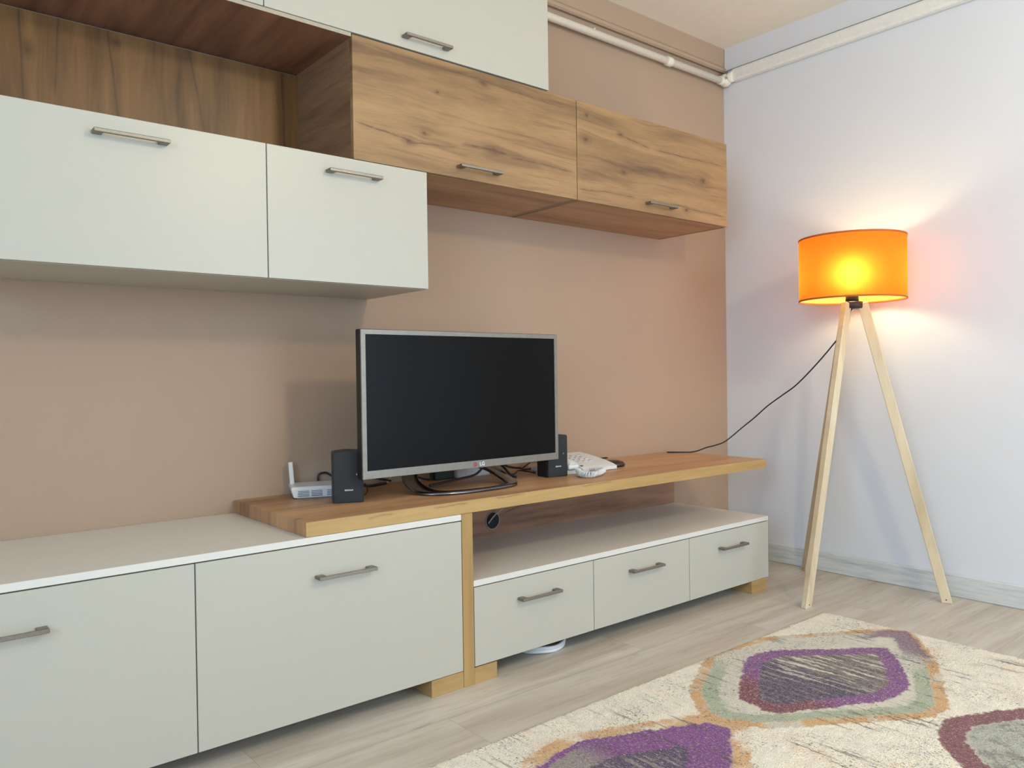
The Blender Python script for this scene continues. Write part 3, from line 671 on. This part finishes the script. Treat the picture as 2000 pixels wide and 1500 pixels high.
# ------------------------------------------------------------------ floor lamp
LX, LY = -.26, -.795
LP = thing('floor_lamp', 'lit tripod floor lamp with orange drum shade and pale wooden legs', 'lamp', (LX, LY, 0))
m_leg = []
feet = [(-.590, -.768), (-.124, -1.100), (-.060, -.458)]
ZH = 1.185
hubr = .040
for k, (fx, fy) in enumerate(feet):
    d2 = Vector((fx-LX, fy-LY, 0)).normalized(); tp = Vector((LX, LY, ZH+.012))+d2*hubr; ft = Vector((fx, fy, 0))
    ax_ = (tp-ft).normalized(); side = Vector((-d2.y, d2.x, 0)); out = side.cross(ax_).normalized()
    bm = nbm(); hw, ht = .0115, .0185
    rings = []
    for q, s in ((ft, 1.0), (tp, 1.05)):
        rg = []
        for sx, sy in ((-1, -1), (1, -1), (1, 1), (-1, 1)):
            v = q+side*sx*hw*s+out*sy*ht*s
            if q is ft: v = v-ax_*(v.z/ax_.z)
            rg.append(bm.verts.new(v))
        rings.append(rg)
    bm.faces.new(rings[0]); bm.faces.new(rings[1])
    es = [bm.faces.new((rings[0][i], rings[0][(i+1) % 4], rings[1][(i+1) % 4], rings[1][i])) for i in range(4)]
    bmesh.ops.bevel(bm, geom=list({e for f in es for e in f.edges}), offset=.0018, segments=1, affect='EDGES')
    lg = part('leg', bm, m_ashwood, LP)
    bm = nbm(); q = ft+ax_*.014+side*(-.0118 if side.dot(Vector((CX, CY, 0))-ft) < 0 else .0118)
    tube(bm, [q-side*.0006, q+side*.0006], .0025, 8); part('screw_head', bm, m_hub, lg)
bm = nbm(); rot = Matrix.Rotation(math.radians(-40), 3, 'Z')
lathe(bm, [(0, ZH+.018), (.040, ZH+.018), (.042, ZH+.014), (.042, ZH-.006), (.038, ZH-.010), (0, ZH-.010)], (LX, LY), 24)
part('hub', bm, m_hub, LP)
bm = nbm(); lathe(bm, [(0, ZH+.075), (.016, ZH+.075), (.0165, ZH+.05), (.024, ZH+.046), (.026, ZH+.018), (0, ZH+.018)], (LX, LY), 24); part('bulb_socket', bm, m_hub, LP)
ZS0, ZS1, RS = 1.212, 1.462, .205
t = NT('orange_lampshade_fabric'); v, x, y, zz = t.obj()
ang = t.math('ARCTAN2', y, x)
n1 = t.noise(t.comb(t.math('MULTIPLY', ang, 75), t.math('MULTIPLY', zz, 14), 0.), 1, 3, .6)
n2 = t.noise(t.comb(t.math('MULTIPLY', ang, 300), t.math('MULTIPLY', zz, 300), 0.), 1, 2, .6)
cc = t.mix(t.ss(n1, .35, .7, 0, .30), (.92, .18, .020, 1), (.86, .13, .014, 1)); cc = t.mix(t.ss(n2, .4, .7, 0, .12), cc, (.7, .16, .01, 1))
df = t.n('ShaderNodeBsdfDiffuse'); tr = t.n('ShaderNodeBsdfTranslucent'); t.l(cc, tr.inputs[0])
geo = t.n('ShaderNodeNewGeometry')                  # the inside of the shade has a pale yellow lining
t.l(t.mix(geo.outputs['Backfacing'], cc, (.95, .74, .22, 1)), df.inputs[0])
mx = t.n('ShaderNodeMixShader'); mx.inputs[0].default_value = .42; t.l(df.outputs[0], mx.inputs[1]); t.l(tr.outputs[0], mx.inputs[2])
# loosely woven cloth: a little light comes straight through the weave
rf = t.n('ShaderNodeBsdfRefraction'); rf.inputs['IOR'].default_value = 1.45; rf.inputs['Roughness'].default_value = .9; rf.inputs[0].default_value = (1, .50, .05, 1)
rg = t.n('ShaderNodeBsdfRefraction'); rg.inputs['IOR'].default_value = 1.12; rg.inputs['Roughness'].default_value = .6; rg.inputs[0].default_value = (1, .60, .06, 1)
mx2 = t.n('ShaderNodeMixShader'); mx2.inputs[0].default_value = .09; t.l(mx.outputs[0], mx2.inputs[1]); t.l(rf.outputs[0], mx2.inputs[2])
mx3 = t.n('ShaderNodeMixShader'); mx3.inputs[0].default_value = .012; t.l(mx2.outputs[0], mx3.inputs[1]); t.l(rg.outputs[0], mx3.inputs[2]); t.l(mx3.outputs[0], t.out.inputs[0])
m_shade = t.m
bm = nbm(); lathe(bm, [(RS, ZS0), (RS, ZS0+.06), (RS, ZS0+.12), (RS, ZS0+.19), (RS, ZS1)], (LX, LY), 96)
sh = part('lamp_shade', bm, m_shade, LP)
m_trimband = plain('orange_brown_binding', (.50, .13, .02, 1), .8)
for zz_ in (ZS0, ZS1):
    bm = nbm(); lathe(bm, [(RS+.0015, zz_-.0035), (RS+.0015, zz_+.0035), (RS-.002, zz_+.0035), (RS-.002, zz_-.0035)], (LX, LY), 96, closed=True); part('shade_rim', bm, m_trimband, sh)
bm = nbm()
for a in (20, 140, 260):
    a = math.radians(a); tube(bm, [(LX+.018*math.cos(a), LY+.018*math.sin(a), ZH+.06), (LX+.15*math.cos(a), LY+.15*math.sin(a), ZH+.06), (LX+(RS-.002)*math.cos(a), LY+(RS-.002)*math.sin(a), ZS0+.006)], .002, 6)
part('shade_spider', bm, m_hub, sh)
t = NT('bulb_glow'); em = t.n('ShaderNodeEmission'); em.inputs[0].default_value = (1, .80, .50, 1); em.inputs[1].default_value = 100
t.l(em.outputs[0], t.out.inputs[0])
bm = nbm(); lathe(bm, [(0, 1.362), (.014, 1.359), (.025, 1.348), (.030, 1.332), (.026, 1.312), (.016, 1.288), (.013, 1.262), (0, 1.260)], (LX, LY), 24); part('light_bulb', bm, t.m, LP, label='glowing bulb')
bm = nbm()
tube(bm, spline([(LX, LY, ZH-.008), (-.268, -.790, 1.16), (-.280, -.783, 1.10), (-.300, -.7457, 1.044), (-.295, -.66, .955), (-.28, -.554, .8637), (-.268, -.475, .815), (-.27, -.4037, .7668), (-.282, -.345, .714), (-.30, -.2947, .6694), (-.36, -.2448, .6071), (-.385, -.21, .588), (-.405, -.17, .575), (-.43, -.14, .560), (-.452, -.118, ZB1+.003), (-.49, -.09, ZB1+.003), (-.53, -.04, ZB1+.003)], 8), .0030, 8)
part('power_cord', bm, m_cordblk, LP)

# ------------------------------------------------------------------ rug
def rug_mat():
    t = NT('patterned_rug_pile'); v, x, y, z = t.obj()
    wn1 = t.noise(v, 14, 3, .6); nd = t.n('ShaderNodeTexNoise'); t.l(v, nd.inputs['Vector']); nd.inputs['Scale'].default_value = 45; nd.inputs['Detail'].default_value = 4
    sp = t.n('ShaderNodeSeparateColor'); t.l(nd.outputs['Color'], sp.inputs[0])
    px = t.math('ADD', x, t.math('MULTIPLY', t.math('SUBTRACT', sp.outputs[0], .5), .035)); py = t.math('ADD', y, t.math('MULTIPLY', t.math('SUBTRACT', sp.outputs[1], .5), .035))
    def hexd(P):                                      # signed distance (negative inside) of a convex polygon
        n = len(P); cxm = sum(p[0] for p in P)/n; cym = sum(p[1] for p in P)/n; d = None
        for i in range(n):
            (x0, y0), (x1, y1) = P[i], P[(i+1) % n]; nx, ny = y1-y0, x0-x1; l = math.hypot(nx, ny); nx /= l; ny /= l
            if (cxm-x0)*nx+(cym-y0)*ny > 0: nx, ny = -nx, -ny
            e = t.math('ADD', t.math('MULTIPLY', px, nx), t.math('MULTIPLY', py, ny)); e = t.math('SUBTRACT', e, x0*nx+y0*ny)
            d = e if d is None else t.math('SMOOTH_MAX', d, e, .03)
        return d
    fine = t.noise(v, 260, 2, .6); mid = t.noise(v, 22, 4, .6)
    stv = t.comb(t.math('MULTIPLY', x, 70), t.math('MULTIPLY', y, 5), 0.); st = t.noise(stv, 1, 3, .6)
    stm = t.noise(t.comb(t.math('MULTIPLY', x, 5), t.math('MULTIPLY', y, 3.2), 3.), 1, 2)
    CR, OR, GR, MA, PU, NA, GY, BK = srgb(250,240,218), srgb(214,164,104), srgb(164,176,146), srgb(118,40,62), srgb(124,58,132), srgb(62,52,84), srgb(148,140,130), srgb(62,54,52)
    base = t.mix(t.ss(mid, .35, .68, 0, .55), CR, srgb(226,222,210))
    base = t.mix(t.ss(t.noise(v, 5, 3), .52, .70, 0, .6), base, srgb(238,206,178))
    def band(col, d, a, b, c, k=1., soft=.005):
        m = t.math('MULTIPLY', t.ss(d, a-soft, a+soft), t.ss(d, b+soft, b-soft))
        return t.mix(t.math('MULTIPLY', m, k), col, c)
    brk = t.ss(t.noise(v, 9, 3), .36, .52, .15, 1.)
    dark_st = t.math('MULTIPLY', t.ss(st, .54, .64), t.ss(stm, .46, .60))
    # B: purple field with navy heart
    B = [(-2.052, -.994), (-1.727, -1.138), (-1.705, -1.21), (-1.886, -1.34), (-2.12, -1.50), (-2.42, -1.42), (-2.44, -1.18), (-2.22, -1.02)]
    dB = hexd(B); c = base
    c = band(c, dB, -.004, .042, OR, t.math('MULTIPLY', brk, .9)); c = band(c, dB, -9, -.004, PU); 
    c = t.mix(t.math('MULTIPLY', t.ss(dB, -.02, -.03), t.ss(px, -2.02, -2.12, 0, .9)), c, GY)
    dB2 = t.math('ADD', dB, t.math('MULTIPLY', t.math('SUBTRACT', -1.75, px), -.10))
    c = band(c, dB, -9, -.105, NA, .92)
    c = t.mix(t.math('MULTIPLY', t.ss(dB, -.11, -.13), t.ss(st, .50, .60)), c, GY)
    # C: maroon frame, grey green heart
    Cp = [(-1.2485, -1.5353), (-1.02, -1.645), (-.72, -1.83), (-.70, -2.1), (-1.1, -2.35), (-1.5, -2.15), (-1.60, -1.85), (-1.49, -1.67), (-1.38, -1.57)]
    dC = hexd(Cp); c = band(c, dC, -.06, 0, MA, .95); c = band(c, dC, -9, -.06, srgb(176,178,164)); c = t.mix(t.math('MULTIPLY', t.ss(dC, -.06, -.075), t.ss(mid, .45, .62, 0, .8)), c, srgb(120,116,108))
    # A: big hexagon
    A = [(-1.30, -.835), (-1.05, -.862), (-.66, -1.09), (-.60, -1.17), (-.85, -1.36), (-1.176, -1.522), (-1.27, -1.515), (-1.655, -1.262), (-1.725, -1.13), (-1.60, -.98)]
    dA = hexd(A)
    c = t.mix(t.ss(dA, .004, -.004), c, t.mix(t.ss(mid, .4, .65, 0, .7), srgb(222,214,196), srgb(204,204,194)))
    c = band(c, dA, -.034, 0, OR, t.math('MULTIPLY', brk, .95))
    grm = t.math('MAXIMUM', t.ss(px, -1.30, -1.42), t.ss(py, -1.30, -1.38))
    c = band(c, dA, -.078, -.034, GR, t.math('MULTIPLY', grm, .85))
    c = t.mix(t.math('MULTIPLY', t.math('MULTIPLY', t.ss(dA, -.09, -.075), t.ss(dA, -.005, -.02)), t.math('MULTIPLY', t.math('MULTIPLY', t.ss(px, -.90, -.80), t.ss(py, -1.06, -1.12)), .85)), c, srgb(120,84,116))
    Ai = [(-1.262, -.945), (-1.148, -.950), (-.835, -1.19), (-.90, -1.262), (-1.11, -1.392), (-1.243, -1.392), (-1.555, -1.232), (-1.548, -1.11)]
    dI = hexd(Ai)
    frame = t.mix(t.ss(px, -1.34, -1.44), PU, MA)
    c = t.mix(t.math('MULTIPLY', t.ss(dI, .005, -.005), t.ss(t.noise(v, 150, 2), .30, .42, .45, 1.)), c, frame)
    heart = t.mix(t.ss(t.math('ADD', px, t.math('MULTIPLY', t.math('SUBTRACT', mid, .5), .25)), -1.26, -1.16), NA, srgb(118,108,104))
    heart = t.mix(t.math('MULTIPLY', t.ss(st, .52, .60), t.ss(px, -1.40, -1.18, .15, .95)), heart, srgb(222,212,196))
    heart = t.mix(t.math('MULTIPLY', t.ss(st, .45, .36), t.ss(px, -1.40, -1.18, 0, .8)), heart, BK)
    c = t.mix(t.ss(dI, -.046, -.060), c, heart)
    c = t.mix(t.math('MULTIPLY', dark_st, .72), c, BK)
    fl = t.noise(t.comb(t.math('MULTIPLY', x, 230), t.math('MULTIPLY', y, 95), 1.), 1, 2, .6)
    pm = t.ss(t.noise(v, 6.5, 3, .6), .42, .60)
    c = t.mix(t.math('MULTIPLY', t.ss(fl, .56, .64), t.math('MULTIPLY', pm, .8)), c, srgb(70,60,54))
    c = t.mix(t.math('MULTIPLY', t.ss(fl, .44, .36), .30), c, srgb(240,214,170))
    c = t.mix(t.math('MULTIPLY', t.ss(fine, .55, .66), t.ss(t.noise(v, 4, 3), .38, .62, .15, .62)), c, srgb(96,84,76))
    c = t.mix(t.ss(fine, .44, .30, 0, .35), c, srgb(240,230,212))
    b = t.bsdf(c, .95, 0, t.bump(fine, .9, .006), .15)
    b.inputs['Sheen Weight'].default_value = .2
    return t.m
RX0, RX1, RY0, RY1 = -3.0, -.6177, -2.42, -.8578
bm = nbm(); nx, ny = 300, 190; rnd = random.Random(3)
def rz(i, j):
    e = min(i, nx-i, j, ny-j); return (.0075 if e == 0 else .0115)+rnd.uniform(-.0016, .0016)
G_ = [[bm.verts.new((RX0+(RX1-RX0)*i/nx+(0 if i in (0, nx) else rnd.uniform(-.002, .002)), RY0+(RY1-RY0)*j/ny+(0 if j in (0, ny) else rnd.uniform(-.002, .002)), rz(i, j))) for j in range(ny+1)] for i in range(nx+1)]
for i in range(nx):
    for j in range(ny): bm.faces.new((G_[i][j], G_[i+1][j], G_[i+1][j+1], G_[i][j+1])).smooth = True
bd = [G_[i][0] for i in range(nx+1)]+[G_[nx][j] for j in range(1, ny+1)]+[G_[i][ny] for i in range(nx-1, -1, -1)]+[G_[0][j] for j in range(ny-1, 0, -1)]
lo = [bm.verts.new((v.co.x, v.co.y, .0005)) for v in bd]
for i in range(len(bd)): bm.faces.new((bd[i], lo[i], lo[(i+1) % len(bd)], bd[(i+1) % len(bd)]))
bm.faces.new(lo)
o = part('area_rug', bm, rug_mat()); o['label'] = 'cream pile rug with purple, maroon and orange hexagon pattern on the floor'; o['category'] = 'rug'
